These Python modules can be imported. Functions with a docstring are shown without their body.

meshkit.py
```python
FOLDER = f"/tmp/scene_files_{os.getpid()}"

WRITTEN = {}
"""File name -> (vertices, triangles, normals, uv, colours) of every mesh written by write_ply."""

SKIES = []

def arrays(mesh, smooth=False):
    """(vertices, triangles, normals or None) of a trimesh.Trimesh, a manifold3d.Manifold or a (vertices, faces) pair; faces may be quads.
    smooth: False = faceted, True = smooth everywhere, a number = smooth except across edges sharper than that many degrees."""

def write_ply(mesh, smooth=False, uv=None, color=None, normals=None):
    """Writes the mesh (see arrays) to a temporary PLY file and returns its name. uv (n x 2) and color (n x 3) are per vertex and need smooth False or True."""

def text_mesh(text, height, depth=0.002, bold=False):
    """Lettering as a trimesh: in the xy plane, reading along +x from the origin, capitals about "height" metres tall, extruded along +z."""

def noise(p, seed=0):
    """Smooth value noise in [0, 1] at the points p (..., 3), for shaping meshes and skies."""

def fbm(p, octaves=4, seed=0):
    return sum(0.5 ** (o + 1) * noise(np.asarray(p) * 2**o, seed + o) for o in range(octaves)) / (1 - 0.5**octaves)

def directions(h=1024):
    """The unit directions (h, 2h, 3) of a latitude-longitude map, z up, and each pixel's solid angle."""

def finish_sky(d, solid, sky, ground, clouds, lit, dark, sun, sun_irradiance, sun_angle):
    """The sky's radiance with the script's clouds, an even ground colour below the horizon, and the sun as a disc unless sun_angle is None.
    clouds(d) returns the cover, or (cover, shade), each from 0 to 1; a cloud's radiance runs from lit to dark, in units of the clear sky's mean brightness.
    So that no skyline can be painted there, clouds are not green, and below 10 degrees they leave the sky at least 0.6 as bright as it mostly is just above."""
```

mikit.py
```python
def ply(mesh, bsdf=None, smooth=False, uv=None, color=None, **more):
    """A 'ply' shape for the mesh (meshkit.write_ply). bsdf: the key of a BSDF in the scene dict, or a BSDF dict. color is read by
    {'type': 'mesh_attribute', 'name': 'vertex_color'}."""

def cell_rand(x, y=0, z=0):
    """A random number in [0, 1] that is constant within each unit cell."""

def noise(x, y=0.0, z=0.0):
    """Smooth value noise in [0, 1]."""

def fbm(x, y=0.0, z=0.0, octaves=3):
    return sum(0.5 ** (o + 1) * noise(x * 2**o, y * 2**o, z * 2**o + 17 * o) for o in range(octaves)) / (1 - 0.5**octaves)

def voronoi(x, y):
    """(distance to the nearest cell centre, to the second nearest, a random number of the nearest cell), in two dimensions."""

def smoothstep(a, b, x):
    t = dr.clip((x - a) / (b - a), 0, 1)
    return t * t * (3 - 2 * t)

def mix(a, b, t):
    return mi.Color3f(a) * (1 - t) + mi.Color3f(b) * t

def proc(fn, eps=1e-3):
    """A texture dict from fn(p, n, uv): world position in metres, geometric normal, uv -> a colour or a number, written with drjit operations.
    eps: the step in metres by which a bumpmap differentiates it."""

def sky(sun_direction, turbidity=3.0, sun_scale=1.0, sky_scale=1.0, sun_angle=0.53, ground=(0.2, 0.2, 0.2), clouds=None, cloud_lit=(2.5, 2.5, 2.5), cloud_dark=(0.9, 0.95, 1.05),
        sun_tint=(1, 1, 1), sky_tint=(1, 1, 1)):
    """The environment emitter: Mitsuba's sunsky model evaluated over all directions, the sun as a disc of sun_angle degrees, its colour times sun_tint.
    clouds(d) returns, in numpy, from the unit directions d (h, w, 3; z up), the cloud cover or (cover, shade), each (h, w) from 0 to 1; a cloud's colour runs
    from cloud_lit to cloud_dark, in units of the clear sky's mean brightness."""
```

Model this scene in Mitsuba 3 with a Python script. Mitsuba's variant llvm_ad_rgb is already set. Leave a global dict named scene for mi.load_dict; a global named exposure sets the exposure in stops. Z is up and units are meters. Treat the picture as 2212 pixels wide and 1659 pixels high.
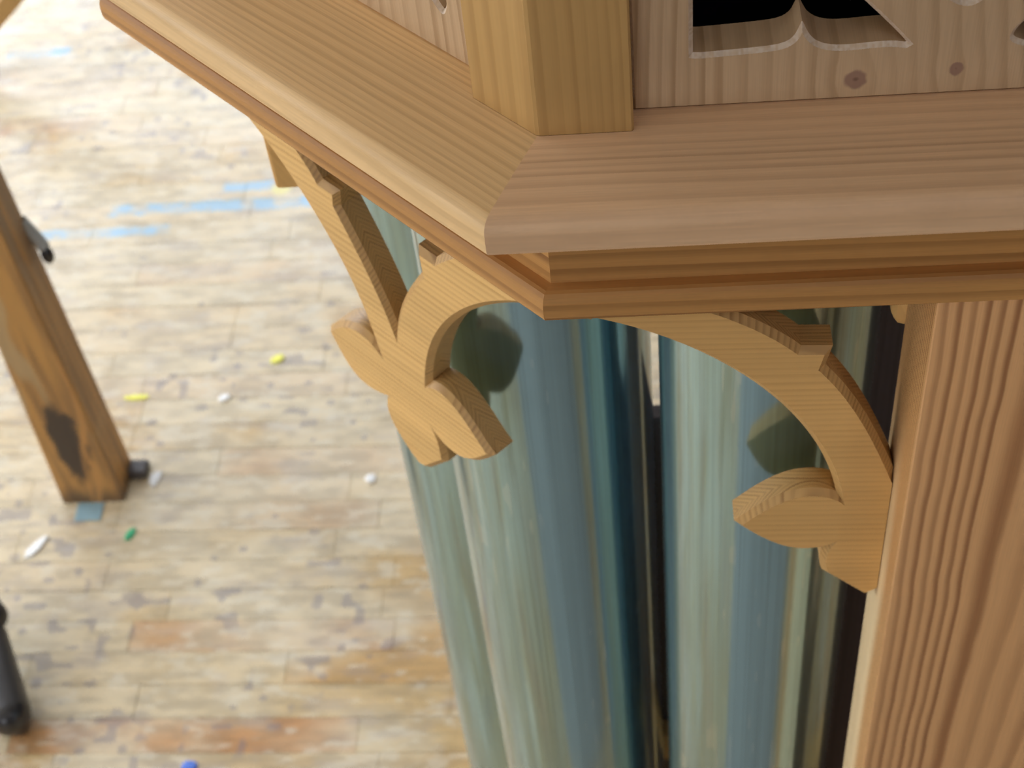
import math, random
import numpy as np
import trimesh
import drjit as dr
import mitsuba as mi
import mikit
from mikit import noise, fbm, smoothstep, cell_rand, mix
from scipy.interpolate import splprep, splev
from shapely.geometry import Polygon

rng = random.Random(7)
T = mi.ScalarTransform4f

# ------------------------------------------------------------------ camera
CAM_H = 2.2
RIGHT = np.array([0.9960386, 0.0219201, -0.0861773])
DOWN = np.array([-0.0408136, -0.7483300, -0.6620699])
FWD = np.array([-0.0790017, 0.6629644, -0.7444709])
origin = [0.0, 0.0, CAM_H]
camera = {
    'type': 'thinlens',
    'fov': math.degrees(2 * math.atan(1106 / 3450.0)), 'fov_axis': 'x',
    'aperture_radius': 0.0021, 'focus_distance': 0.80,
    'near_clip': 0.02, 'far_clip': 50.0,
    'to_world': T().look_at(origin=origin, target=(np.array(origin) + FWD).tolist(), up=(-DOWN).tolist()),
}
exposure = 0.26
scene = {'camera': camera}
labels = {}

# ------------------------------------------------------------------ lights: day-lit window panes and two ceiling lamps
WIN_L = (6.0, 6.2, 6.5)       # windows in the left wall
WIN_B = (6.2, 7.2, 8.8)      # windows in the back wall
WIN_R = (6.0, 6.5, 7.4)
WIN_F = (2.4, 2.5, 2.8)
LAMP = (8.5, 8.6, 10.6)

# ------------------------------------------------------------------ helpers
def lin(r, g, b):
    return [((c / 255.0) / 12.92 if c / 255.0 <= 0.04045 else ((c / 255.0 + 0.055) / 1.055) ** 2.4) for c in (r, g, b)]


class MB:
    """collects triangles with per-vertex uv"""
    def __init__(self):
        self.v, self.f, self.n = [], [], 0

    def add(self, v, f):
        v = np.asarray(v, float); f = np.asarray(f, int)
        if f.shape[1] == 4:
            f = np.vstack([f[:, [0, 1, 2]], f[:, [0, 2, 3]]])
        self.v.append(v); self.f.append(f + self.n); self.n += len(v)

    def arrays(self):
        return np.vstack(self.v), np.vstack(self.f)


def put(key, v, f, bsdf, uv=None, smooth=False, label=None, cat=None, group=None, kind=None, **more):
    assert key not in scene, key
    scene[key] = mikit.ply((v, f), bsdf, smooth=smooth, uv=uv, **more)
    tag(key, label, cat, group, kind)


def tag(key, label=None, cat=None, group=None, kind=None):
    d = {}
    if label: d['label'] = label
    if cat: d['category'] = cat
    if group: d['group'] = group
    if kind: d['kind'] = kind
    if d: labels[key] = d


def numbered(base):
    k, i = base, 0
    used = lambda q: any(s == q or s.startswith(q + '__') for s in scene)
    while used(k):
        i += 1; k = '%s_%03d' % (base, i)
    return k


def grain_uv(v, along, across, seed):
    """uv = (ring coordinate + 10*seed, distance along the grain), both in metres"""
    return np.stack([v @ np.asarray(across, float) + 10.0 * seed, v @ np.asarray(along, float)], 1).astype(np.float64)


def rounded_box(lo, hi, r, seg=2):
    """axis-aligned box whose edges are rounded with radius r (hull of corner spheres)"""
    lo, hi = np.asarray(lo, float), np.asarray(hi, float)
    a = np.linspace(0, np.pi / 2, seg + 1)
    dirs = []
    for t in a:
        for p in a:
            dirs.append([math.cos(t) * math.cos(p), math.cos(t) * math.sin(p), math.sin(t)])
    dirs = np.array(dirs)
    pts = []
    for sx in (-1, 1):
        for sy in (-1, 1):
            for sz in (-1, 1):
                s = np.array([sx, sy, sz])
                c = np.where(s > 0, hi - r, lo + r)
                pts.append(c + dirs * s * r)
    h = trimesh.Trimesh(np.vstack(pts)).convex_hull
    return np.array(h.vertices), np.array(h.faces)


def flat(v, f):
    """unshares vertices, for crisp shading with uv"""
    return v[f.reshape(-1)], np.arange(f.size).reshape(-1, 3)


def tube(path, r, n=10):
    path = np.asarray(path, float)
    rings = []
    for i, p in enumerate(path):
        d = path[min(i + 1, len(path) - 1)] - path[max(i - 1, 0)]
        d /= np.linalg.norm(d)
        a = np.cross(d, [0.3, 0.9, 0.1]); a /= np.linalg.norm(a); b = np.cross(d, a)
        t = np.arange(n) * 2 * np.pi / n
        rings.append(p + r * (np.cos(t)[:, None] * a + np.sin(t)[:, None] * b))
    v = np.vstack(rings); f = []
    for i in range(len(path) - 1):
        for j in range(n):
            f.append([i * n + j, i * n + (j + 1) % n, (i + 1) * n + (j + 1) % n, (i + 1) * n + j])
    f = np.array(f); f = np.vstack([f[:, [0, 1, 2]], f[:, [0, 2, 3]]])
    return v, f


def lathe(profile, n=96, centre=(0, 0)):
    pr = np.asarray(profile, float); t = np.arange(n) * 2 * np.pi / n
    v = np.vstack([np.stack([centre[0] + r * np.cos(t), centre[1] + r * np.sin(t), np.full(n, z)], 1) for r, z in pr])
    f = []
    for i in range(len(pr) - 1):
        for j in range(n):
            f.append([i * n + j, i * n + (j + 1) % n, (i + 1) * n + (j + 1) % n, (i + 1) * n + j])
    f = np.array(f); f = np.vstack([f[:, [0, 1, 2]], f[:, [0, 2, 3]]])
    return v, f


# ------------------------------------------------------------------ outlines
def curve(parts, step=0.0022):
    """parts: list of corner-to-corner runs; each run is smoothed and resampled, corners stay sharp"""
    out = []
    for run in parts:
        run = np.array(run, float)
        if len(run) <= 3:
            pts = run
        else:
            w = np.ones(len(run)); w[0] = w[-1] = 60
            tck, _ = splprep(run.T, w=w, s=len(run) * 0.0007 ** 2, k=3)
            L = np.linalg.norm(np.diff(run, axis=0), axis=1).sum()
            pts = np.stack(splev(np.linspace(0, 1, max(4, int(L / step))), tck), 1)
            pts[0], pts[-1] = run[0], run[-1]
        out.append(pts if not out or np.linalg.norm(out[-1][-1] - pts[0]) > 1e-6 else pts[1:])
    p = np.vstack(out)
    if np.linalg.norm(p[0] - p[-1]) < 1e-6:
        p = p[:-1]
    return p


def offset(loop, c):
    """moves each vertex of the counter-clockwise loop outward along its mitre"""
    a, b = np.roll(loop, 1, 0), np.roll(loop, -1, 0)
    e1, e2 = loop - a, b - loop
    e1 /= np.linalg.norm(e1, axis=1, keepdims=True) + 1e-12
    e2 /= np.linalg.norm(e2, axis=1, keepdims=True) + 1e-12
    n1, n2 = np.stack([e1[:, 1], -e1[:, 0]], 1), np.stack([e2[:, 1], -e2[:, 0]], 1)
    m = n1 + n2
    k = 1 / np.maximum(0.30, 0.5 * (m * m).sum(1))
    return loop + m * k[:, None] * c


def ccw(loop, want=True):
    x, y = loop[:, 0], loop[:, 1]
    s = (x * np.roll(y, -1) - np.roll(x, -1) * y).sum() > 0
    return loop if s == want else loop[::-1]


def fretwork(loops, c, depth, to_world, limits=None, back_c=None):
    """loops[0] outer, the rest holes: FRONT-face outlines; chamfer c on the front edge, back at depth.
    to_world(uv (n,2), depth (n,)) -> points. Holes run clockwise, so offset(c) widens the wood everywhere."""
    mb = MB()
    loops = [ccw(loops[0], True)] + [ccw(l, False) for l in loops[1:]]
    clip = limits or (lambda q: q)
    wide = [clip(offset(l, c)) for l in loops]
    mid = depth * 0.5

    def cap(ls, d, flip):
        poly = Polygon(ls[0], ls[1:]).buffer(0)
        for g in getattr(poly, 'geoms', [poly]):
            v, f = trimesh.creation.triangulate_polygon(g, engine='earcut')
            w = to_world(np.asarray(v), np.full(len(v), d))
            mb.add(w, f[:, ::-1] if flip else f)
    cap(loops, 0.0, False)
    cap(wide, depth, True)
    for l, w in zip(loops, wide):
        n = len(l); i = np.arange(n); j = (i + 1) % n
        for (A, da, B, db) in ((l, 0.0, w, c), (w, c, w, mid), (w, mid, w, depth)):
            v = np.vstack([to_world(A, np.full(n, da)), to_world(B, np.full(n, db))])
            mb.add(v, np.stack([i, j, n + j, n + i], 1)[:, ::-1])
    return mb.arrays()


# ------------------------------------------------------------------ materials
# pine: uv.x = ring coordinate + 10*seed, uv.y = along the grain; the seed picks tone (seed mod 8) and pattern
TONES = [
    # early wood, late wood, ring spacing, contrast
    ((0.640, 0.420, 0.245), (0.455, 0.270, 0.145), 0.0062, 0.66),   # 0 cornice board
    ((0.485, 0.245, 0.076), (0.215, 0.085, 0.021), 0.0085, 0.95),   # 1 frieze moulding
    ((0.700, 0.440, 0.165), (0.500, 0.275, 0.080), 0.0060, 0.70),   # 2 carved brackets
    ((0.455, 0.275, 0.100), (0.330, 0.180, 0.060), 0.0050, 0.62),   # 3 corner post
    ((0.690, 0.415, 0.150), (0.540, 0.295, 0.090), 0.0050, 0.50),   # 4 ledge, battens
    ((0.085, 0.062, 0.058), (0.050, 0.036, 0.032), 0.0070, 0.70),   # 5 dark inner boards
    ((0.730, 0.495, 0.245), (0.540, 0.340, 0.145), 0.0044, 0.58),   # 6 finer cornice board
    ((0.520, 0.315, 0.115), (0.310, 0.160, 0.050), 0.0034, 0.90),   # 7 bracket edges
]


def pick(k, vals):
    r = mi.Float(vals[0])
    for i in range(1, len(vals)):
        r = dr.select(k > i - 0.5, mi.Float(vals[i]), r)
    return r


def pine_color(p, n, uv):
    k = dr.floor(uv.x / 10.0 + 0.5)
    s = uv.x - 10.0 * k
    u = uv.y
    t = k - 8.0 * dr.floor(k / 8.0 + 1e-3)
    sp = pick(t, [x[2] for x in TONES])
    con = pick(t, [x[3] for x in TONES])
    e = mi.Color3f(*[pick(t, [x[0][c] for x in TONES]) for c in range(3)])
    l = mi.Color3f(*[pick(t, [x[1][c] for x in TONES]) for c in range(3)])
    kx = k * 3.17
    wob = (fbm(u * 4.0, s * 10.0, kx, 2) - 0.5) * 0.010 + (noise(s * 45.0, u * 0.7, kx + 3.0) - 0.5) * 0.010
    q = (s + wob) / sp
    i = dr.floor(q)
    f = q - i
    late = smoothstep(0.30, 0.82, f) * (1.0 - smoothstep(0.90, 1.0, f))
    power = 0.35 + 0.65 * cell_rand(i, k)
    fibre = noise(u * 45.0, s * 2600.0, kx) - 0.5
    tone = 1.0 + 0.16 * (fbm(u * 3.0, s * 35.0, kx + 9.0, 2) - 0.5) * 2.0 + 0.10 * fibre
    return mix(e, l, late * power * con) * tone


scene['pine'] = {'type': 'principled', 'base_color': mikit.proc(pine_color), 'roughness': 0.46, 'specular': 0.28}


def panel_color(p, n, uv):
    """front panels: upright grain with two knots (uv: metres across and up on the panel)"""
    x, z = uv.x, uv.y
    bend = mi.Float(0.0)
    knot = mi.Float(0.0); ring = mi.Float(0.0)
    for (kx, kz, r) in ((0.1477, 1.7318, 0.0052), (0.1927, 1.7350, 0.0036)):
        dx, dz = x - kx, z - kz
        d = dr.sqrt(dr.square(dx) + dr.square(dz * 0.9)) + 0.0012 * (noise(x * 400, z * 400) - 0.5)
        bend += dx * 0.9 * dr.exp(-dr.square(d / (r * 2.6)))
        knot = dr.maximum(knot, 1 - smoothstep(r * 0.75, r * 1.1, d))
        ring = dr.maximum(ring, (1 - smoothstep(0.0, r * 0.30, d)) * 0.8)
    q0 = x + 0.010 * (fbm(x * 18, z * 6, 2.0, 2) - 0.5) + (z - 1.75) * (x - 0.08) * 1.2 - bend * 0.6
    wide = smoothstep(0.075, 0.125, x) * (1.0 - 0.8 * smoothstep(0.19, 0.22, x))
    q = dr.minimum(q0, 0.085) / 0.0058 + dr.maximum(q0 - 0.085, 0.0) / 0.0105
    i = dr.floor(q); f = q - i
    late = smoothstep(0.35, 0.84, f) * (1 - smoothstep(0.90, 1.0, f)) * (0.35 + 0.65 * cell_rand(i, 4)) * (1.0 - 0.35 * wide)
    fib = noise(x * 2400, z * 45) - 0.5
    c = mix(mi.Color3f(0.50, 0.345, 0.200), mi.Color3f(0.345, 0.215, 0.11), late) * (1 + 0.09 * fib + 0.14 * (fbm(x * 20, z * 9, 7.0, 2) - 0.5))
    # raw furry edges of the sawn openings
    d = dr.select(p.x > -0.035, -n.y, -(n.x + n.y) * 0.70711)
    raw = smoothstep(0.45, 0.55, d) * (1 - smoothstep(0.80, 0.92, d)) * smoothstep(1.726, 1.732, p.z)
    c = mix(c, mi.Color3f(0.66, 0.58, 0.49), raw * (0.15 + 0.45 * noise(x * 900, z * 900, 2.0)))
    c = mix(c, mi.Color3f(0.26, 0.15, 0.105), knot * 0.9)
    return mix(c, mi.Color3f(0.16, 0.085, 0.055), ring)


scene['panel_pine'] = {'type': 'principled', 'base_color': mikit.proc(panel_color), 'roughness': 0.5, 'specular': 0.35}


def stile_color(p, n, uv):
    """flat-sawn reddish pine stile: cathedral figure (uv: metres across from the outer arris, and height)"""
    x, z = uv.x, uv.y
    side = smoothstep(0.55, 0.75, dr.abs(n.x))
    xw = x + 0.0022 * (noise(z * 13.0, x * 24.0, 1.0) - 0.5) + 0.0009 * (noise(z * 40.0, x * 30.0, 4.0) - 0.5)
    fan = dr.maximum(xw - 0.046, 0.0) / (1.0 + 2.6 * dr.maximum(z - 0.95, 0.0)) * (1.0 + 0.35 * (noise(z * 3.0, x * 9.0, 9.0) - 0.5))
    edge = smoothstep(0.050, 0.070, xw)
    q = dr.minimum(xw, 0.046) / 0.0074 + fan / 0.0105
    i = dr.floor(q); f = q - i
    late = smoothstep(0.25, 0.72, f) * (1 - smoothstep(0.80, 1.0, f)) * (0.5 + 0.5 * cell_rand(i, 11)) * (1 - 0.40 * edge)
    fib = noise(x * 2200, z * 40) - 0.5
    c = mix(mi.Color3f(0.690, 0.385, 0.170), mi.Color3f(0.330, 0.145, 0.057), late) * (1 + 0.08 * fib + 0.12 * (fbm(x * 25, z * 5, 3.0, 2) - 0.5))
    # narrow side face: fine lines by the arris, pale sapwood behind
    y = p.y
    qs = (y - 0.578 + 0.002 * (noise(z * 5.0, y * 30) - 0.5)) / 0.0036
    fs = qs - dr.floor(qs)
    ls = smoothstep(0.5, 0.9, fs) * (1 - smoothstep(0.93, 1.0, fs))
    sap = smoothstep(0.592, 0.612, y + 0.006 * (noise(z * 6.0, y * 50.0) - 0.5)) * (1.0 - smoothstep(1.32, 1.5, z))
    cs = mix(mi.Color3f(0.45, 0.245, 0.095), mi.Color3f(0.24, 0.115, 0.040), ls)
    cs = mix(cs, mi.Color3f(0.66, 0.515, 0.31), sap * 0.85) * (1 + 0.1 * (noise(z * 14.0, y * 900.0) - 0.5))
    return mix(c, cs, side)


scene['stile_pine'] = {'type': 'principled', 'base_color': mikit.proc(stile_color), 'roughness': 0.5, 'specular': 0.35}

# worn strip floor: uv.x = across + 10*seed, uv.y = along; stains, paint and wear by place
PAINT = [  # x0, x1, y0, y1: strips of faded blue paint along planks
    (-1.456, -1.306, 3.055, 3.085), (-0.865, -0.755, 2.538, 2.568), (-1.10, -0.62, 2.478, 2.512), (-1.25, -0.96, 2.415, 2.442)]


def floor_color(p, n, uv):
    k = dr.floor(uv.x / 10.0 + 0.5)
    s = uv.x - 10.0 * k
    u = uv.y
    x, y = p.x, p.y
    r1, r2, r3 = cell_rand(k, 1), cell_rand(k, 2), cell_rand(k, 3)
    base = mix(mi.Color3f(0.54, 0.375, 0.165), mi.Color3f(0.50, 0.290, 0.095), smoothstep(0.30, 1.0, r1))
    base = mix(base, mi.Color3f(0.49, 0.235, 0.105), smoothstep(0.86, 0.92, r2) * 0.6)
    base = mix(base, mi.Color3f(0.60, 0.50, 0.32), smoothstep(0.50, 0.85, r3) * 0.8 * smoothstep(0.2, 0.9, -x))
    q = (s + 0.006 * (fbm(u * 5, s * 12, k, 2) - 0.5)) / 0.0085
    f = q - dr.floor(q)
    late = smoothstep(0.4, 0.9, f) * (1 - smoothstep(0.92, 1.0, f))
    c = base * (1.0 - 0.16 * late) * (1 + 0.20 * (noise(u * 14, s * 420, k) - 0.5))
    # wear: pale scrubbed patches, grey dirt, dark specks
    w = fbm(x * 7.0, y * 9.0, 1.0, 4)
    away = smoothstep(0.35, 0.75, -x) * 0.10 + smoothstep(1.30, 2.0, y) * 0.22 - 0.10 * (1 - smoothstep(1.2, 1.7, y)) * smoothstep(0.62, 0.40, -x)
    worn = smoothstep(0.26, 0.72, w + away - 0.10)
    c = mix(c, mi.Color3f(0.635, 0.545, 0.380), worn * 0.80)
    mott = fbm(x * 22.0, y * 70.0, 4.0, 4)
    c = c * (0.86 + 0.26 * smoothstep(0.25, 0.72, mott))
    blot = smoothstep(0.50, 0.78, fbm(x * 11.0, y * 34.0, 14.0, 4))
    c = mix(c, mi.Color3f(0.40, 0.33, 0.22), blot * 0.34)
    pale = smoothstep(0.54, 0.76, fbm(x * 30.0, y * 80.0, 6.0, 3))
    c = mix(c, mi.Color3f(0.74, 0.69, 0.56), pale * 0.40)
    grime = smoothstep(0.56, 0.80, fbm(x * 13.0, y * 34.0, 8.0, 3))
    c = mix(c, mi.Color3f(0.34, 0.31, 0.33), grime * 0.22)
    speck = smoothstep(0.76, 0.84, noise(x * 42.0, y * 58.0, 12.0)) * smoothstep(0.5, 0.65, noise(x * 8.0, y * 8.0, 2.0))
    c = mix(c, mi.Color3f(0.16, 0.15, 0.20), speck * 0.42)
    blue = mi.Float(0.0)
    jag = 0.018 * (noise(x * 60, y * 90, 3.0) - 0.5)
    for (x0, x1, y0, y1) in PAINT:
        b = smoothstep(x0 - 0.01, x0 + 0.01, x + jag) * (1 - smoothstep(x1 - 0.01, x1 + 0.01, x + jag)) * smoothstep(y0 - 0.004, y0 + 0.004, y + 0.3 * jag) * (1 - smoothstep(y1 - 0.004, y1 + 0.004, y + 0.3 * jag))
        blue = dr.maximum(blue, b)
    blue *= 0.30 + 0.70 * smoothstep(0.3, 0.6, fbm(x * 30, y * 40, 5.0, 2))
    c = mix(c, mi.Color3f(0.31, 0.50, 0.65), blue * 0.88)
    yel = smoothstep(1.0, 0.6, dr.sqrt(dr.square((x + 0.734) / 0.028) + dr.square((y - 2.538) / 0.020)) + 0.4 * jag / 0.018)
    return mix(c, mi.Color3f(0.75, 0.68, 0.22), yel * 0.7)


def floor_rough(p, n, uv):
    return 0.30 + 0.22 * fbm(p.x * 12, p.y * 16, 3.0, 3)


scene['floor_wood'] = {'type': 'principled', 'base_color': mikit.proc(floor_color), 'roughness': mikit.proc(floor_rough), 'specular': 0.55}


def leg_color(p, n, uv):
    x, y, z = p.x, p.y, p.z
    g = fbm(x * 90, y * 90, z * 4.0, 3)
    c = mix(mi.Color3f(0.50, 0.265, 0.080), mi.Color3f(0.30, 0.16, 0.06), smoothstep(0.3, 0.7, g))
    grey = smoothstep(0.35, 0.75, n.x) * 0.6 * smoothstep(0.35, 0.6, noise(y * 60, z * 3.0, 2.0))
    c = mix(c, mi.Color3f(0.27, 0.19, 0.13), grey)
    pale = smoothstep(0.55, 0.7, fbm(x * 26, z * 7.0, 2.0, 2)) * smoothstep(0.12, 0.3, z)
    c = mix(c, mi.Color3f(0.48, 0.36, 0.20), pale * 0.6)
    # char-dark stain on the front face, near the foot
    d = dr.sqrt(dr.square((x + 0.975) / 0.030) + dr.square((z - 0.165) / 0.105)) + 0.5 * (fbm(x * 70, z * 40, 5.0, 3) - 0.5)
    dark = (1 - smoothstep(0.75, 1.1, d)) * smoothstep(0.3, 0.6, -n.y)
    c = mix(c, mi.Color3f(0.045, 0.035, 0.03), dark * 0.93)
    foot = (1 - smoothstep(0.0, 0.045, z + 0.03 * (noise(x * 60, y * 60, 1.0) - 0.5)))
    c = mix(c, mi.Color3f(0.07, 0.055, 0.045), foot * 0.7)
    ar = smoothstep(0.009, 0.002, dr.abs(x + 0.935 - 0.10 * (z - 0.3) + 0.016 * (noise(z * 14.0, 3.0) - 0.5))) * smoothstep(0.4, 0.8, -n.y)
    ar = dr.maximum(ar, smoothstep(0.007, 0.001, dr.abs(x + 0.962 - 0.14 * (z - 0.12))) * smoothstep(0.4, 0.8, -n.y) * 0.7 * (1 - smoothstep(0.1, 0.2, z)))
    return mix(c, mi.Color3f(0.52, 0.265, 0.085), ar * 0.8)


scene['leg_wood'] = {'type': 'principled', 'base_color': mikit.proc(leg_color), 'roughness': 0.5, 'specular': 0.4}


def film_color(p, n, uv):
    """blue-green protective film on the pipe metal, with fine upright drawing marks (uv.x: around in metres, uv.y: up)"""
    a, z = uv.x, uv.y
    st = fbm(a * 700.0, z * 3.0, 1.0, 3) - 0.5
    band = fbm(a * 55.0, z * 0.6, 5.0, 2) - 0.5
    c = mi.Color3f(0.378, 0.560, 0.632) * (1 + 0.30 * st + 0.45 * band)
    scr = smoothstep(0.80, 0.86, noise(a * 260.0, z * 26.0, 8.0)) * smoothstep(0.55, 0.7, noise(a * 30, z * 9.0, 3.0))
    return mix(c, mi.Color3f(0.75, 0.85, 0.86), scr * 0.25)


scene['pipe_film'] = {'type': 'principled', 'base_color': mikit.proc(film_color), 'metallic': 0.94, 'roughness': 0.13, 'anisotropic': 0.0, 'specular': 0.5}
scene['black_paint'] = {'type': 'principled', 'base_color': {'type': 'rgb', 'value': [0.006, 0.006, 0.007]}, 'roughness': 0.9, 'specular': 0.1}
scene['black_plastic'] = {'type': 'principled', 'base_color': {'type': 'rgb', 'value': [0.02, 0.019, 0.02]}, 'roughness': 0.28, 'specular': 0.6}
scene['mat_rubber'] = {'type': 'principled', 'base_color': {'type': 'rgb', 'value': [0.33, 0.31, 0.27]}, 'roughness': 0.5, 'specular': 0.5}
scene['grey_rubber'] = {'type': 'principled', 'base_color': {'type': 'rgb', 'value': [0.42, 0.44, 0.44]}, 'roughness': 0.6}


def wall_color(p, n, uv):
    return mi.Color3f(0.74, 0.72, 0.68) * (0.96 + 0.08 * fbm(p.x * 2, p.y * 2, p.z * 2, 2))


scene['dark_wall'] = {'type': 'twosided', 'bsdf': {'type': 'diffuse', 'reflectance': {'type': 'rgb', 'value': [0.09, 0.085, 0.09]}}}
scene['wall_paint'] = {'type': 'twosided', 'bsdf': {'type': 'diffuse', 'reflectance': mikit.proc(wall_color)}}
for nm, col in (('chip_white', (0.86, 0.87, 0.86)), ('chip_yellow', (0.86, 0.84, 0.12)), ('chip_green', (0.05, 0.42, 0.20)), ('chip_blue', (0.10, 0.22, 0.75)), ('tape_blue', (0.27, 0.43, 0.50)), ('dark_foot', (0.06, 0.05, 0.045))):
    scene[nm] = {'type': 'principled', 'base_color': {'type': 'rgb', 'value': list(col)}, 'roughness': 0.45}

# ------------------------------------------------------------------ the room
XL, XR, YF, YB, ZC = -4.2, 3.0, -3.2, 5.6, 3.3


def wall_with_openings(key, axis, at, lo, hi, openings, out):
    """a wall slab 0.15 thick with rectangular window openings (along, z ranges); out = +1/-1 outward"""
    poly = Polygon([(lo, 0), (hi, 0), (hi, ZC), (lo, ZC)], [[(a, c), (b, c), (b, d), (a, d)] for a, b, c, d in openings])
    m = trimesh.creation.extrude_polygon(poly, 0.15, engine='earcut')
    v = np.array(m.vertices)
    off = at + out * v[:, 2]
    w = np.stack([off, v[:, 0], v[:, 1]], 1) if axis == 'x' else np.stack([v[:, 0], off, v[:, 1]], 1)
    w, f = flat(w, np.array(m.faces))
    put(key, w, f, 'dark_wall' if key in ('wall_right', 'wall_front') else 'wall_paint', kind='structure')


def window(axis, at, a, b, c, d, out, radiance):
    key = 'window_%d' % (1 + sum(1 for s in labels if s.startswith('window_') and '__' not in s))
    mb = MB()
    def box(a0, a1, c0, c1, t0, t1):
        lo, hi = (a0, t0, c0), (a1, t1, c1)
        m = trimesh.creation.box(bounds=[lo, hi]); v = np.array(m.vertices)
        if axis == 'x':
            v = v[:, [1, 0, 2]]
        mb.add(*flat(v, np.array(m.faces)))
    t0, t1 = sorted((at + out * 0.04, at + out * 0.10))
    fw = 0.05
    box(a, b, c, c + fw, t0, t1); box(a, b, d - fw, d, t0, t1); box(a, a + fw, c, d, t0, t1); box(b - fw, b, c, d, t0, t1)
    nm = 2
    for i in range(1, nm):
        x = a + (b - a) * i / nm
        box(x - 0.025, x + 0.025, c, d, t0, t1)
    v, f = mb.arrays()
    put(key + '__frame', v, f, 'wall_paint')
    tag(key, kind='structure')
    for i in range(nm):
        x0, x1 = a + (b - a) * i / nm, a + (b - a) * (i + 1) / nm
        q = at + out * 0.07
        if axis == 'x':
            v = np.array([[q, x0, c], [q, x1, c], [q, x1, d], [q, x0, d]])
        else:
            v = np.array([[x0, q, c], [x1, q, c], [x1, q, d], [x0, q, d]])
        f = np.array([[0, 1, 2], [0, 2, 3]])
        nrm = np.cross(v[1] - v[0], v[2] - v[0])[0 if axis == 'x' else 1]
        if nrm * out > 0:
            f = f[:, ::-1]
        put(numbered(key + '__pane'), v, f, 'wall_paint', emitter={'type': 'area', 'radiance': {'type': 'rgb', 'value': list(radiance)}})


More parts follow.
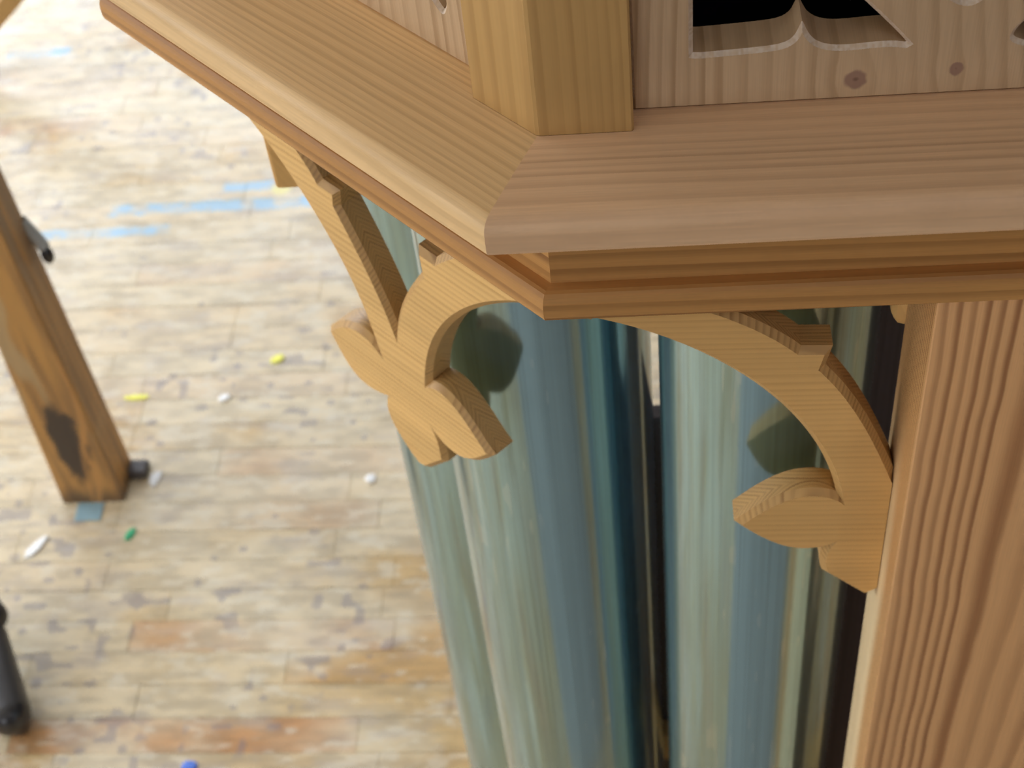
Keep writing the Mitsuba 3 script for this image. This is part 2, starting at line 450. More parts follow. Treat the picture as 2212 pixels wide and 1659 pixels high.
LW = [(-1.5, -0.9, 1.0, 2.9), (0.4, 1.6, 1.0, 2.9), (2.2, 3.6, 1.0, 2.9)]
FW = [(-2.6, -0.9, 1.0, 2.9)]
RW = [(-2.9, -2.5, 1.0, 2.9)]
BW = [(-3.6, -2.2, 1.0, 2.9), (-1.8, -0.4, 1.0, 2.9)]
wall_with_openings('wall_left', 'x', XL, YF, YB, LW, -1)
wall_with_openings('wall_back', 'y', YB, XL, XR, BW, 1)
wall_with_openings('wall_right', 'x', XR, YF, YB, RW, 1)
wall_with_openings('wall_front', 'y', YF, XL, XR, FW, -1)
for o in LW: window('x', XL, *o, -1, WIN_L)
for o in FW: window('y', YF, *o, -1, WIN_F)
for o in RW: window('x', XR, *o, 1, WIN_R)
for o in BW: window('y', YB, *o, 1, WIN_B)
v, f = flat(*[np.array(q) for q in (lambda m: (m.vertices, m.faces))(trimesh.creation.box(bounds=[(XL, YF, ZC), (XR, YB, ZC + 0.15)]))])
put('ceiling', v, f, 'wall_paint', kind='structure')

for (lx, ly) in ((-2.0, 2.2), (1.0, -0.9)):
    key = numbered('ceiling_lamp')
    v, f = rounded_box((lx - 0.65, ly - 0.09, ZC - 0.085), (lx + 0.65, ly + 0.09, ZC - 0.001), 0.012)
    put(key + '__housing', *flat(v, f), 'wall_paint')
    z = ZC - 0.09
    v = np.array([[lx - 0.6, ly - 0.06, z], [lx + 0.6, ly - 0.06, z], [lx + 0.6, ly + 0.06, z], [lx - 0.6, ly + 0.06, z]])
    put(key + '__diffuser', v, np.array([[0, 2, 1], [0, 3, 2]]), 'wall_paint', emitter={'type': 'area', 'radiance': {'type': 'rgb', 'value': list(LAMP)}})
    tag(key, 'long white ceiling lamp %s' % ('above the floor in front of the organ case' if ly < 1 else 'above the floor behind the bench leg'), 'lamp', 'ceiling lamps')

# floor: a sub-floor and the worn planks that the photo shows, each its own piece
PW, PT = 0.0615, 0.012
ANG = math.radians(-1.2)
UX, UY = np.array([math.cos(ANG), math.sin(ANG)]), np.array([-math.sin(ANG), math.cos(ANG)])
tag('floor', kind='structure')
v = np.array([[XL, YF, -PT], [XR, YF, -PT], [XR, YB, -PT], [XL, YB, -PT]], float)
m = trimesh.creation.box(bounds=[(XL, YF, -0.06), (XR, YB, -PT - 0.001)])
vv, ff = flat(np.array(m.vertices), np.array(m.faces))
put('floor__subfloor', vv, ff, 'dark_foot')


def plank(a0, a1, b0, seed, drop=0.0):
    g, ch = 0.00035, 0.0006
    b1 = b0 + PW
    top = np.array([(a0 + g + ch, b0 + g + ch), (a1 - g - ch, b0 + g + ch), (a1 - g - ch, b1 - g - ch), (a0 + g + ch, b1 - g - ch)])
    rim = np.array([(a0 + g, b0 + g), (a1 - g, b0 + g), (a1 - g, b1 - g), (a0 + g, b1 - g)])
    def w(q, z): return np.stack([q @ np.array([UX[0], UY[0]]), q @ np.array([UX[1], UY[1]]), np.full(4, z)], 1)
    q3 = lambda q, z: np.column_stack([q[:, 0:1] * UX + q[:, 1:2] * UY, np.full(4, z)])
    V = np.vstack([q3(top, -drop), q3(rim, -drop - ch), q3(rim, -PT)])
    F = [[0, 1, 2, 3]] + [[4 + i, 4 + (i + 1) % 4, (i + 1) % 4, i] for i in range(4)] + [[8 + i, 8 + (i + 1) % 4, 4 + (i + 1) % 4, 4 + i] for i in range(4)]
    F = np.array(F); F = np.vstack([F[:, [0, 1, 2]], F[:, [0, 2, 3]]])
    V, F = flat(V, F)
    q = np.vstack([top, rim, rim])
    a = V[:, :2] @ UX; b = V[:, :2] @ UY
    return V, F, np.stack([b - b0 + 10.0 * seed, a + seed * 0.37], 1)


rest = MB(); rest_uv = []
seed = 0
count = 0
B0 = 1.1978 + 0.0615 * 0.02
for row in range(-73, 72):
    b0 = B0 + row * PW
    near = 1.02 < b0 < 3.75
    a = XL + 0.05 - rng.uniform(0, 0.5)
    while a < XR:
        L = rng.uniform(0.34, 0.62) if near else rng.uniform(0.6, 1.1)
        a1 = a + L
        seed += 1
        V, F, UV = plank(max(a, XL + 0.02), min(a1, XR - 0.02), b0, seed % 3000, rng.uniform(0, 0.0006))
        # the planks in view: in a wedge left of the organ's front
        vis = near and a1 > -1.62 - 0.25 * (b0 - 1.0) * 0.4 and a < -0.15 and count < 298
        if vis:
            put(numbered('floor__plank') if count < 2 else 'floor__plank_%03d' % count, V, F, 'floor_wood', uv=UV)
            count += 1
        elif min(a1, XR) - max(a, XL) > 0.05:
            rest.add(V, F); rest_uv.append(UV)
        a = a1
v, f = rest.arrays()
put('floor__outer_planks', v, f, 'floor_wood', uv=np.vstack(rest_uv), kind='stuff')

# ------------------------------------------------------------------ organ case
ZO = 0.5
P0 = np.array([-0.04254, 0.58120, 0.0])
TX, N1 = np.array([1.0, 0, 0]), np.array([0, -1.0, 0])
S = math.sqrt(0.5)
TL, N2 = np.array([-S, S, 0]), np.array([-S, -S, 0])
T3, N3 = np.array([0, 1.0, 0]), np.array([-1.0, 0, 0])
FACE = 0.40
P1 = P0 + FACE * TL
UP = np.array([0, 0, 1.0])
M12 = (N1 + N2) / (1 + N1 @ N2)
M23 = (N2 + N3) / (1 + N2 @ N3)
ORG = 'organ_case'
tag(ORG, 'pine pipe organ case with canted corner, moulded cornice and carved arch brackets above blue pipes', 'organ')


def moulding(key, prof, base, t, n, start, end, across, seed):
    """sweeps the (d, z) profile along one face; start/end: ('mitre', vector) or ('square', length) """
    prof = ccw(np.asarray(prof, float))
    def ring(kind, val):
        if kind == 'mitre':
            p0, m = val
            return p0 + prof[:, :1] * m + np.column_stack([np.zeros((len(prof), 2)), prof[:, 1] + ZO])
        return base + val * t + prof[:, :1] * n + np.column_stack([np.zeros((len(prof), 2)), prof[:, 1] + ZO])
    A, B = ring(*start), ring(*end)
    k = len(prof); mb = MB()
    i = np.arange(k); j = (i + 1) % k
    mb.add(np.vstack([A, B]), np.stack([i, j, k + j, k + i], 1))
    tv, tf = trimesh.creation.triangulate_polygon(Polygon(prof), engine='earcut')
    tv = np.asarray(tv)
    idx = [int(np.argmin(((prof - q) ** 2).sum(1))) for q in tv]
    mb.add(A[idx], tf[:, ::-1]); mb.add(B[idx], tf)
    v, f = mb.arrays()
    # outward winding
    if np.cross(n, UP) @ t < 0:
        f = f[:, ::-1]
    v, f = flat(v, f)
    acr = across[0] * n + across[1] * UP
    put(key, v, f, 'pine', uv=grain_uv(v - base, t, acr, seed))


def arc(cx, cz, r, a0, a1, k):
    a = np.radians(np.linspace(a0, a1, k))
    return [(cx + r * math.cos(q), cz + r * math.sin(q)) for q in a]


slab = [(-0.0365, 1.1975), (-0.0365, 1.2206)] + [(0.030, 1.2202), (0.0462, 1.2196)] + arc(0.0500, 1.2121, 0.0073, 84, 0, 12) + arc(0.0525, 1.2022, 0.0048, 0, -90, 8)
frz = [(-0.022, 1.1974), (-0.022, 1.1052), (0.0072, 1.1050), (0.0088, 1.1056), (0.0102, 1.1070), (0.0112, 1.1100), (0.0112, 1.1150)] + [(0.0108, 1.1190), (0.0098, 1.1220), (0.0082, 1.1238), (0.0062, 1.1245)] \
    + [(0.0003, 1.1240), (0.0, 1.1330)] + arc(0.040, 1.152, 0.040, 180, 98, 16) + [(0.040, 1.1925), (0.0405, 1.1974)]
for k, (nm, base, t, n, st, en, s1, s2) in enumerate((
        ('R', P0, TX, N1, ('mitre', (P0, M12)), ('square', 0.90), 0, 1),
        ('L', P0, TL, N2, ('mitre', (P0, M12)), ('mitre', (P1, M23)), 6, 9),
        ('B', P1, T3, N3, ('mitre', (P1, M23)), ('square', 0.50), 8, 17))):
    suf = '' if k == 0 else '_%03d' % k
    moulding(ORG + '__cornice_board' + suf, slab, base, t, n, st, en, (0.96, 0.28), s1)
    moulding(ORG + '__frieze_moulding' + suf, frz, base, t, n, st, en, (0.45, 0.89), s2)

# soffit (floor of the upper case) behind the frieze, over the pipes
def inset(d):
    return [P0 + d * M12, P1 + d * M23]
a, b = inset(-0.0225)
plan = np.array([[0.90 + P0[0], a[1]], a[:2], b[:2], [b[0], b[1] + 0.45], [0.90 + P0[0], b[1] + 0.45]])[::-1]
m = trimesh.creation.extrude_polygon(Polygon(plan), 0.071, engine='earcut')
v, f = flat(np.array(m.vertices) + [0, 0, 1.126 + ZO], np.array(m.faces))
put(ORG + '__soffit_board', v, f, 'pine', uv=grain_uv(v, TX, [0, 1, 0.2], 13))

# corner post above the cornice: two mitred faces
W = 0.0452
def post_pts(e):
    r = P0 + W * TX; l = P0 + W * TL
    ch = 0.0011
    return np.array([(P0 + ch * TX)[:2], (r - ch * TX)[:2], (r + ch * T3)[:2], (r + 0.05 * T3)[:2], (P0 - 0.05 * M12)[:2], (l - 0.05 * N2)[:2], (l - ch * N2)[:2], (l - ch * TL)[:2], (P0 + ch * TL)[:2]])
m = trimesh.creation.extrude_polygon(Polygon(post_pts(0)), 0.36, engine='earcut')
v, f = flat(np.array(m.vertices) + [0, 0, 1.2206 + ZO], np.array(m.faces))
put(ORG + '__corner_post', v, f, 'pine', uv=grain_uv(v - P0, UP, [0.92, 0.35, 0], 3), label='upright corner post of the case, honey coloured on its left face')


def plane_map(base, t, n, d0):
    def fn(q, dep):
        q = np.asarray(q, float); dep = np.asarray(dep, float)
        return base + q[:, :1] * t + (d0 - dep)[:, None] * n + np.column_stack([np.zeros((len(q), 2)), q[:, 1] + ZO])
    return fn


# tracery panels, set back between the posts
def panel(key, base, t, n, left, right, holes, flip):
    outer = np.array([(left, 1.2222), (right, 1.2222), (right, 1.56), (left, 1.56)])
    mp = plane_map(base, t, n, -0.0145)
    if flip:
        mp0 = mp; outer = outer * [-1, 1]; holes = [np.array(h) * [-1, 1] for h in holes]
        mp = lambda q, dep: mp0(np.asarray(q) * [-1, 1], dep)
    v, f = fretwork([outer] + [np.array(h) for h in holes], 0.0020, 0.0215, mp)
    v, f = flat(v, f)
    uvx = (v - base) @ t
    put(key, v, f, 'panel_pine', uv=np.stack([uvx, v[:, 2]], 1))


O1 = curve([[(0.0713, 1.40), (0.0713, 1.2495)], [(0.0713, 1.2495), (0.0735, 1.2472), (0.0815, 1.2492), (0.0959, 1.2503), (0.1053, 1.2500), (0.1120, 1.2505), (0.1172, 1.2530), (0.1205, 1.2560), (0.1221, 1.2600)],
            [(0.1221, 1.2600), (0.1240, 1.2560), (0.1270, 1.2525), (0.1310, 1.2500), (0.1345, 1.2490), (0.1427, 1.2492), (0.1571, 1.2490), (0.1690, 1.2480)], [(0.1690, 1.2480), (0.1722, 1.2500)],
            [(0.1722, 1.2500), (0.1678, 1.2580), (0.1572, 1.2672), (0.1497, 1.2753), (0.1180, 1.3130), (0.0860, 1.40)], [(0.0860, 1.40), (0.0713, 1.40)]], 0.002)
O2 = curve([[(0.1300, 1.3500), (0.1560, 1.3120), (0.1780, 1.2800), (0.1858, 1.2727), (0.1905, 1.2683), (0.1940, 1.2683), (0.1983, 1.2718), (0.2100, 1.2850), (0.2360, 1.3200), (0.2600, 1.3600)], [(0.2600, 1.3600), (0.2100, 1.3700), (0.1300, 1.3500)]], 0.002)
O3 = curve([[(0.3100, 1.3400), (0.2700, 1.3020), (0.2400, 1.2740), (0.2196, 1.2590), (0.2138, 1.2535), (0.2140, 1.2490), (0.2190, 1.2472), (0.2480, 1.2480), (0.3100, 1.2485)], [(0.3100, 1.2485), (0.3100, 1.3400)]], 0.002)
panel(ORG + '__tracery_panel', P0, TX, N1, 0.0464, 0.60, [O1, O2, O3], False)
OL = curve([[(0.2600, 1.3600), (0.1450, 1.2950), (0.1000, 1.2640), (0.0870, 1.2530), (0.0830, 1.2475), (0.0800, 1.2447), (0.0768, 1.2455), (0.0748, 1.2500), (0.0745, 1.2600)], [(0.0745, 1.2600), (0.0745, 1.3600), (0.2600, 1.3600)]], 0.002)
panel(ORG + '__tracery_panel_001', P0, TL, N2, 0.0464, 0.354, [OL], True)
# black lining behind the tracery
a, b = inset(-0.075)
c3 = np.array([b[0], b[1] + 0.4, 0]); c0 = np.array([0.85, a[1], 0])
lv = []
for q in (c0, a, b, c3):
    lv += [[q[0], q[1], 1.1975 + ZO], [q[0], q[1], 1.56 + ZO]]
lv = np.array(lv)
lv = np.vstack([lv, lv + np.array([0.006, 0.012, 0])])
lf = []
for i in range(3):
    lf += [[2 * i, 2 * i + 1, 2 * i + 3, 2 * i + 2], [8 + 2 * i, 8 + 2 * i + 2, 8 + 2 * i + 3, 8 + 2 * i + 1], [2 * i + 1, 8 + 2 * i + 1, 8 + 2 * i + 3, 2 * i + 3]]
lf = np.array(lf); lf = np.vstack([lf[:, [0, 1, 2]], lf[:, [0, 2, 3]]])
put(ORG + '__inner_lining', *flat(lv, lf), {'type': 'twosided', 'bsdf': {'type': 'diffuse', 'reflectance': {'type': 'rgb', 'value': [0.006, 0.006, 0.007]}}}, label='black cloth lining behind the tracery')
# right-hand stile carrying the quarter bracket
SX0, SX1, SY0, SY1 = 0.1540, 0.300, 0.5785, 0.6410
v, f = rounded_box((SX0, SY0, 0.0), (SX1, SY1, 1.1190 + ZO), 0.0012, 2)
v, f = flat(v, f)
put(ORG + '__stile', v, f, 'stile_pine', uv=np.stack([v[:, 0] - SX0, v[:, 2]], 1), label='broad reddish pine stile with bold dark grain')

# carved brackets
TOPZ = 1.1255
RBF = curve([
    [(0.0020, TOPZ), (0.0020, 1.0690)], [(0.0020, 1.0690), (0.0247, 1.0619), (0.0376, 1.0563), (0.0523, 1.0497), (0.0625, 1.0431), (0.0774, 1.0337), (0.0903, 1.0232), (0.1036, 1.0117), (0.1149, 1.001), (0.1238, 0.9903), (0.1342, 0.9770), (0.1423, 0.9632), (0.1506, 0.9443), (0.159, 0.9212), (0.1641, 0.8997), (0.1682, 0.8842)],
    [(0.1682, 0.8842), (0.164, 0.8875), (0.1577, 0.8918), (0.1498, 0.8942), (0.1428, 0.8948), (0.135, 0.8931), (0.129, 0.8889), (0.1214, 0.8821), (0.1136, 0.8747), (0.1052, 0.8668)],
    [(0.1052, 0.8668), (0.1159, 0.8567), (0.1245, 0.8475), (0.1325, 0.8415), (0.1439, 0.8394), (0.1534, 0.8404), (0.1661, 0.8453)],
    [(0.1661, 0.8453), (0.1626, 0.8373), (0.1607, 0.8302), (0.1606, 0.8218), (0.1622, 0.8116)], [(0.1622, 0.8116), (0.1888, 0.7854)], [(0.1888, 0.7854), (0.1961, 0.7908)],
    [(0.1961, 0.7908), (0.1961, 0.9042)], [(0.1961, 0.9042), (0.1935, 0.9115), (0.1879, 0.9250), (0.1792, 0.9510), (0.1716, 0.9683), (0.1627, 0.9838), (0.1549, 0.9975), (0.1449, 1.0124)],
    [(0.1449, 1.0124), (0.1477, 1.0251)], [(0.1477, 1.0251), (0.1328, 1.026)], [(0.1328, 1.026), (0.1279, 1.0305), (0.1125, 1.0452), (0.1022, 1.0518), (0.0863, 1.0617), (0.0700, 1.0700)],
    [(0.0700, 1.0700), (0.0700, 1.0780)], [(0.0700, 1.0780), (0.1961, 1.0780)], [(0.1961, 1.0780), (0.1961, TOPZ)], [(0.1961, TOPZ), (0.0020, TOPZ)]])
XMAX = SX0 - P0[0] - 0.0004


def clip_r(q):
    q = q.copy(); q[:, 0] = np.minimum(q[:, 0], XMAX); q[:, 1] = np.minimum(q[:, 1], TOPZ); return q


def clip_p(q):
    q = q.copy(); q[:, 1] = np.minimum(q[:, 1], TOPZ); return q


def carved(key, loops, base, t, n, limits, seed, edge_seed, lean, label, flip=False):
    mp = plane_map(base, t, n, -0.032)
    if flip:
        mp0 = mp; loops = [l * [-1, 1] for l in loops]
        mp = lambda q, dep: mp0(np.asarray(q) * [-1, 1], dep)
    v, f = fretwork([limits(l) for l in loops], 0.0040, 0.0200, mp, limits)
    v, f = flat(v, f)
    dep = -(v - base) @ n - 0.032          # depth behind the front face
    s = (v[:, 2] - ZO - 0.9) + lean * ((v - base) @ t) + 1.15 * np.abs(dep - 0.010)
    front = np.abs(dep) < 1e-5
    tri_front = np.repeat(front.reshape(-1, 3).all(1), 3)
    sd = np.where(tri_front, seed, edge_seed)
    uv = np.stack([s + 10.0 * sd, (v - base) @ t], 1)
    put(key, v, f, 'pine', uv=uv, label=label)


carved(ORG + '__arch_bracket', [RBF], P0, TX, N1, clip_r, 20, 39, 0.04, 'quarter arch bracket with a leaf cusp against the right stile')

PEND = curve([
    [(0.0150, TOPZ), (0.0150, 1.0640)], [(0.0150, 1.0640), (0.0450, 1.0525), (0.0714, 1.0374), (0.0843, 1.0285), (0.1047, 1.0146), (0.1195, 1.0009), (0.1321, 0.9868), (0.1441, 0.9709), (0.1557, 0.9528), (0.1646, 0.9344), (0.1717, 0.9142), (0.1773, 0.8946), (0.181, 0.8778)],
    [(0.181, 0.8778), (0.1712, 0.8838), (0.1606, 0.8857), (0.1522, 0.8836), (0.1436, 0.8768), (0.1377, 0.8697), (0.129, 0.8616), (0.1216, 0.8542)],
    [(0.1216, 0.8542), (0.1330, 0.8415), (0.1437, 0.8311), (0.155, 0.8248), (0.1656, 0.8239), (0.1737, 0.8290), (0.1845, 0.836)],
    [(0.1845, 0.836), (0.1801, 0.8277), (0.1783, 0.8200), (0.1778, 0.8110), (0.1775, 0.8015)], [(0.1775, 0.8015), (0.2014, 0.7742)],
    [(0.2014, 0.7742), (0.2080, 0.7725)], [(0.2080, 0.7725), (0.2147, 0.7790), (0.2236, 0.7876), (0.2318, 0.7985), (0.2345, 0.8100), (0.2334, 0.8217), (0.2275, 0.8335)],
    [(0.2275, 0.8335), (0.2365, 0.8300), (0.2523, 0.8247), (0.2639, 0.8238), (0.2711, 0.8277), (0.2786, 0.8376), (0.2868, 0.8500), (0.2902, 0.8576)],
    [(0.2902, 0.8576), (0.2800, 0.8675), (0.2722, 0.8747), (0.2622, 0.8817), (0.2536, 0.8848), (0.2433, 0.8826), (0.2328, 0.8784), (0.2270, 0.8735)],
    [(0.2270, 0.8735), (0.2293, 0.8823), (0.2332, 0.9021), (0.2366, 0.9205), (0.2409, 0.9351), (0.2469, 0.9449), (0.2524, 0.9564), (0.2590, 0.9682), (0.2666, 0.9781), (0.2742, 0.9879), (0.2814, 0.9994), (0.2881, 1.0080), (0.3021, 1.0192), (0.3145, 1.0288), (0.3180, 1.0325), (0.3305, 1.0404), (0.3550, 1.0530), (0.3900, 1.0640)],
    [(0.3900, 1.0640), (0.3900, TOPZ)], [(0.3900, TOPZ), (0.0150, TOPZ)]])
PHOLE = curve([
    [(0.2045, 0.9066), (0.2083, 0.9210), (0.2129, 0.9347), (0.2171, 0.9475), (0.2217, 0.9590), (0.2268, 0.9698), (0.2349, 0.9847), (0.2425, 0.9970), (0.2477, 1.0078)], [(0.2477, 1.0078), (0.2455, 1.0188)], [(0.2455, 1.0188), (0.2611, 1.0186)],
    [(0.2611, 1.0186), (0.2660, 1.0274), (0.2803, 1.0407), (0.2900, 1.0500), (0.3050, 1.0650)], [(0.3050, 1.0650), (0.1000, 1.0650)], [(0.1000, 1.0650), (0.1120, 1.0500), (0.1260, 1.0370), (0.1401, 1.0241), (0.1448, 1.0190)],
    [(0.1448, 1.0190), (0.1595, 1.0192)], [(0.1595, 1.0192), (0.1589, 0.9998)], [(0.1589, 0.9998), (0.1684, 0.9857), (0.1780, 0.9716), (0.1870, 0.9550), (0.1947, 0.9389), (0.2003, 0.9228), (0.2045, 0.9066)]])
carved(ORG + '__pendant_bracket', [PEND, PHOLE], P0, TL, N2, clip_p, 26, 31, 0.03, 'pendant bracket of two crossing arches with leaf cusps hanging under the canted face', flip=True)

# small block behind the left arm of the pendant, inner boards, rails
def part_box(name, lo, hi, r, seed, along, across, rot=None, label=None, bsdf='pine'):
    v, f = rounded_box(lo, hi, r, 2)
    if rot is not None:
        c = (np.array(lo) + np.array(hi)) / 2
        Rm = trimesh.transformations.rotation_matrix(rot, [0, 0, 1])[:3, :3]
        v = (v - c) @ Rm.T + c
    v, f = flat(v, f)
    put(numbered(ORG + '__' + name), v, f, bsdf, uv=grain_uv(v, along, across, seed), label=label)


part_box('end_block', (-0.256, 0.868, 0.947 + ZO), (-0.226, 0.905, 1.126 + ZO), 0.003, 28, UP, [0.8, 0.3, 0.45], label='dark block end behind the left arm of the pendant')
part_box('inner_rail', (0.0016, 0.902, 0.0235 + ZO), (0.150, 0.924, 0.0779 + ZO), 0.002, 36, TX, [0, 0.5, 0.8], rot=None, label='pale end of an inner rail between two pipes')
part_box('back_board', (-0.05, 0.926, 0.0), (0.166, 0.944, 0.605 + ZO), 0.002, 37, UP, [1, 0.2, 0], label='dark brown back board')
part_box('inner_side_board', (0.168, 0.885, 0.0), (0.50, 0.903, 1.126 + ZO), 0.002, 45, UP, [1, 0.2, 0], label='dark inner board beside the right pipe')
part_box('toe_board', (-0.22, 0.64, 0.10), (0.60, 1.02, 0.14), 0.003, 12, TX, [0, 1, 0.3])
part_box('plinth', (-0.18, 0.70, 0.0), (0.60, 1.00, 0.10), 0.003, 20, TX, [0, 0.3, 1])
part_box('corner_block', (0.1475, 0.6425, 1.0125 + ZO), (0.172, 0.662, 1.126 + ZO), 0.007, 20, UP, [0.7, 0.6, 0.2])

# ------------------------------------------------------------------ organ pipes
def pipe(x, y, r, label, z0=0.40):
    key = numbered('organ_pipe')
    n = 160
    t = np.linspace(0, 2 * np.pi, n + 1)
    def wall(prof, nm, bs):
        pr = np.array(prof)
        v = np.vstack([np.stack([x + q * np.cos(t), y + q * np.sin(t), np.full(n + 1, z)], 1) for q, z in pr])
        f = []
        for i in range(len(pr) - 1):
            a = i * (n + 1) + np.arange(n)
            f.append(np.stack([a, a + 1, a + n + 2, a + n + 1], 1))
        f = np.vstack(f)
        f = np.vstack([f[:, [0, 1, 2]], f[:, [0, 2, 3]]])
        uv = np.vstack([np.stack([t * r + 3.1 * x, np.full(n + 1, z)], 1) for q, z in pr])
        put(key + '__' + nm, v, f, bs, uv=uv, smooth=True)
    wall([(r, z0)] + [(r, z) for z in np.linspace(z0 + 0.05, 1.105 + ZO, 6)], 'body', 'pipe_film')
    wall([(0.012, 0.141), (r * 0.995, z0 - 0.004), (r * 1.0, z0)], 'foot', 'pipe_film')
    v, f = lathe([(r, 1.105 + ZO), (r - 0.002, 1.105 + ZO), (r - 0.002, 1.08 + ZO), (r - 0.003, 1.07 + ZO)], 96, (x, y))
    put(key + '__rim', v, f, 'pipe_film', uv=np.stack([v[:, 0], v[:, 2]], 1))
    tag(key, label, 'organ pipe', None)
    return key


pipe(0.0852, 0.7251, 0.0712, 'large shiny blue-green organ pipe just left of the pine stile, behind the quarter arch bracket')
pipe(-0.0720, 0.8269, 0.0826, 'widest shiny blue-green organ pipe, in the middle behind the corner of the cornice')
pipe(-0.1599, 0.9668, 0.0680, 'leftmost blue-green organ pipe, mostly hidden, below the hanging pendant bracket beside the floor')

# cable hanging in the gap between two pipes
cab = [(0.0183, 0.9000, 0.3605 + ZO), (0.0180, 0.9000, 0.2767 + ZO), (0.0170, 0.9000, 0.2124 + ZO), (0.0132, 0.9000, 0.1539 + ZO), (0.0058, 0.9000, 0.1145 + ZO), (0.0015, 0.9000, 0.0936 + ZO), (-0.0004, 0.9000, 0.0727 + ZO), (-0.0013, 0.9000, 0.0256 + ZO), (-0.001, 0.9, 0.142)]
tck, _ = splprep(np.array(cab).T, s=0, k=3)
v, f = tube(np.stack(splev(np.linspace(0, 1, 90), tck), 1), 0.0010, 10)
put('cable', v, f, 'black_plastic', smooth=True, label='thin black cable curving down in the gap between two organ pipes', cat='cable')

# ------------------------------------------------------------------ workbench leg and other things on the floor
BL = 'bench_leg'
top = 1.25
def quad_leg(x0, x1, y0, y1, X0, X1, Y0, Y1, z1, r=0.004):
    pts = []
    for (a, b, c, d, z) in ((x0, x1, y0, y1, 0.0), (X0, X1, Y0, Y1, z1)):
        for px, py, sx, sy in ((a, c, 1, 1), (b, c, -1, 1), (b, d, -1, -1), (a, d, 1, -1)):
            pts += [[px + sx * r, py, z], [px, py + sy * r, z], [px + sx * r * 0.35, py + sy * r * 0.35, z]]
    h = trimesh.Trimesh(np.array(pts)).convex_hull
    h = h.subdivide().subdivide().subdivide()
    return np.array(h.vertices), np.array(h.faces)
v, f = quad_leg(-1.036, -0.921, 1.718, 1.803, -0.985, -0.940, 1.72, 1.80, top)
put(BL + '__post', *flat(v, f), 'leg_wood')
v, f = rounded_box((-0.935, 1.765, 0.0), (-0.888, 1.802, 0.016), 0.006)
put(BL + '__foot_wedge', *flat(v, f), 'dark_foot', label='dark wedge at its foot')
s = trimesh.creation.icosphere(3, 0.5)
put(BL + '__knob', np.array(s.vertices) * [0.020, 0.020, 0.034] + [-0.912, 1.79, 0.538], np.array(s.faces), 'black_plastic', smooth=True, label='black knob on its right side')
v, f = tube([(-0.936, 1.798, 0.605), (-0.928, 1.797, 0.588), (-0.920, 1.795, 0.570), (-0.913, 1.792, 0.552)], 0.010, 12)
put(BL + '__sleeve', v, f, 'grey_rubber', smooth=True)
tag(BL, 'worn brown square bench leg with a black stain near its foot, standing on the floor', 'bench leg')

key = 'trestle_leg'
v, f = rounded_box((-0.02, -0.03, 0.0), (0.02, 0.03, 1.0), 0.004)
R1 = trimesh.transformations.rotation_matrix(math.radians(48), [0, 1, 0])[:3, :3]
v = v @ R1.T + np.array([-1.56, 3.00, 0.03])
v, f = flat(v, f)
put(key, v, f, 'pine', uv=grain_uv(v, [0.74, 0, 0.67], [0.67, 0.3, -0.74], 43), label='pale brown wooden trestle leg at the top left corner of the picture', cat='trestle leg')

# dark rubber mat in front of the organ, below the frame: the pipes mirror it
m = trimesh.creation.extrude_polygon(Polygon([(-0.20, 0.34), (-1.05, -1.25), (1.35, -1.25), (0.24, 0.34)]), 0.008, engine='earcut')
v, f = np.array(m.vertices) + [0, 0, 0.0002], np.array(m.faces)
put('floor_mat', *flat(v, f), 'mat_rubber', label='dark rubber mat on the floor in front of the organ case', cat='mat')

# black chair base with its rounded foot, cut by the left edge
def capsule(pts):
    out = []
    for p, r in pts:
        s = trimesh.creation.icosphere(3, r); out.append(np.array(s.vertices) + p)
    h = trimesh.Trimesh(np.vstack(out)).convex_hull
    return np.array(h.vertices), np.array(h.faces)
v, f = capsule([((-1.009, 1.262, 0.050), 0.034), ((-1.032, 1.30, 0.052), 0.034), ((-1.066, 1.40, 0.060), 0.024)])
put('chair_base__arm', v, f, 'black_plastic', smooth=True)
v, f = capsule([((-1.070, 1.43, 0.075), 0.026), ((-1.10, 1.45, 0.085), 0.034)])
put('chair_base__hub', v, f, 'black_plastic', smooth=True)
v, f = capsule([((-1.005, 1.262, 0.021), 0.020), ((-1.030, 1.270, 0.021), 0.020)])
put('chair_base__caster', v, f, 'black_plastic', smooth=True)
tag('chair_base', 'glossy black rounded chair base foot at the left edge near the bottom', 'chair base')


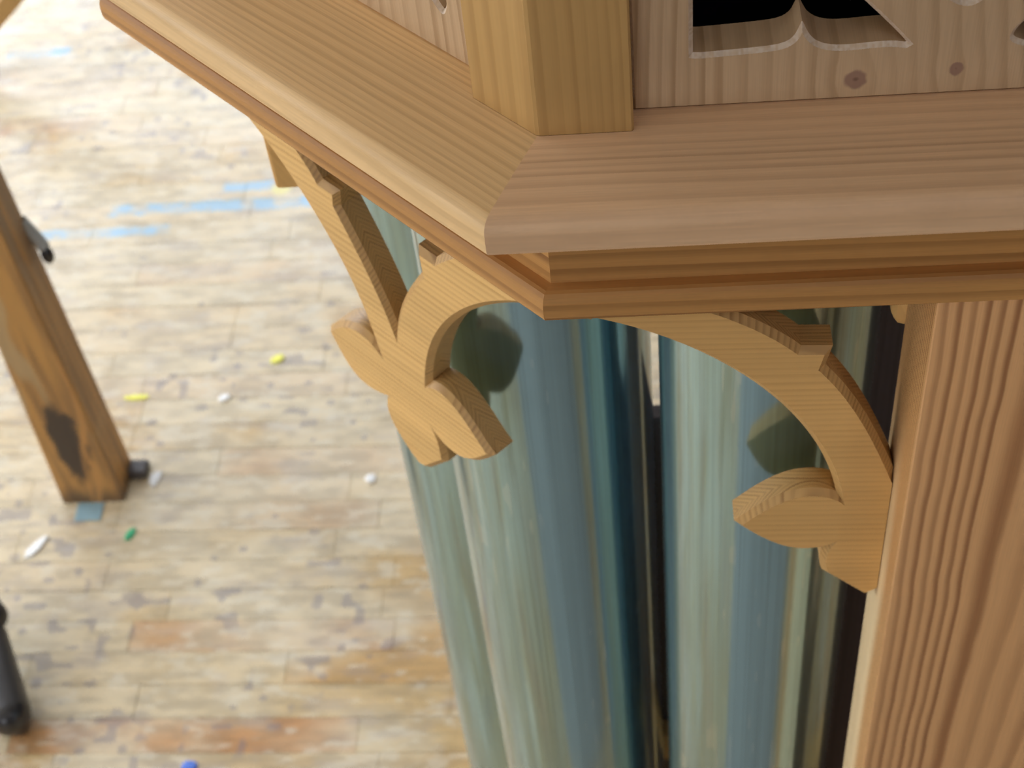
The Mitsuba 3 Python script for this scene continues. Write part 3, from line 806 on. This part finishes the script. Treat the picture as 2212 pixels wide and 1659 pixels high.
def chip(name, x, y, w, l, rot, mat, label, cat, h=0.004):
    rr = random.Random(int(abs(x) * 1e4) + int(y * 1e3))
    pts = [(math.cos(a) * w * rr.uniform(0.7, 1.1), math.sin(a) * l * rr.uniform(0.7, 1.1)) for a in np.arange(7) * 2 * np.pi / 7]
    c, s = math.cos(rot), math.sin(rot)
    q = np.array([(c * a - s * b + x, s * a + c * b + y) for a, b in pts])
    V = np.vstack([np.column_stack([q, np.full(7, 0.0002)]), np.column_stack([(q - [x, y]) * 0.8 + [x, y], np.full(7, h) + np.array([rr.uniform(-0.3, 0.3) * h for _ in range(7)])])])
    hl = trimesh.Trimesh(V).convex_hull
    put(numbered(name), *flat(np.array(hl.vertices), np.array(hl.faces)), mat, label=label, cat=cat)


chip('yellow_scrap', -0.684, 2.046, 0.016, 0.013, 0.3, 'chip_yellow', 'bright yellow scrap on the floor left of the pendant bracket', 'scrap')
chip('yellow_scrap', -0.945, 1.964, 0.030, 0.009, 0.0, 'chip_yellow', 'long pale yellow scrap on the floor right of the bench leg', 'scrap', 0.002)
chip('wood_chip', -0.773, 1.953, 0.014, 0.012, 0.5, 'chip_white', 'white chip on the floor right of the long yellow scrap', 'chip')
chip('wood_chip', -0.481, 1.748, 0.013, 0.014, 0.8, 'chip_white', 'white chip on the floor beside the leftmost organ pipe', 'chip')
chip('wood_chip', -1.062, 1.623, 0.013, 0.034, -0.5, 'chip_white', 'long white chip on the floor below the bench leg', 'chip')
chip('wood_chip', -0.874, 1.765, 0.013, 0.024, -0.2, 'chip_white', 'white chip against the dark wedge at the foot of the bench leg', 'chip')
chip('green_scrap', -0.897, 1.643, 0.008, 0.018, -0.4, 'chip_green', 'small green scrap on the floor below and right of the bench leg', 'scrap')
chip('blue_scrap', -0.720, 1.191, 0.016, 0.012, 0.2, 'chip_blue', 'bright blue scrap at the bottom edge of the picture', 'scrap')
v, f = rounded_box((-1.006, 1.676, 0.0002), (-0.958, 1.716, 0.0016), 0.0006, 1)
put('tape_patch', *flat(v, f), 'tape_blue', label='grey-blue square of tape on the floor at the foot of the bench leg', cat='tape')
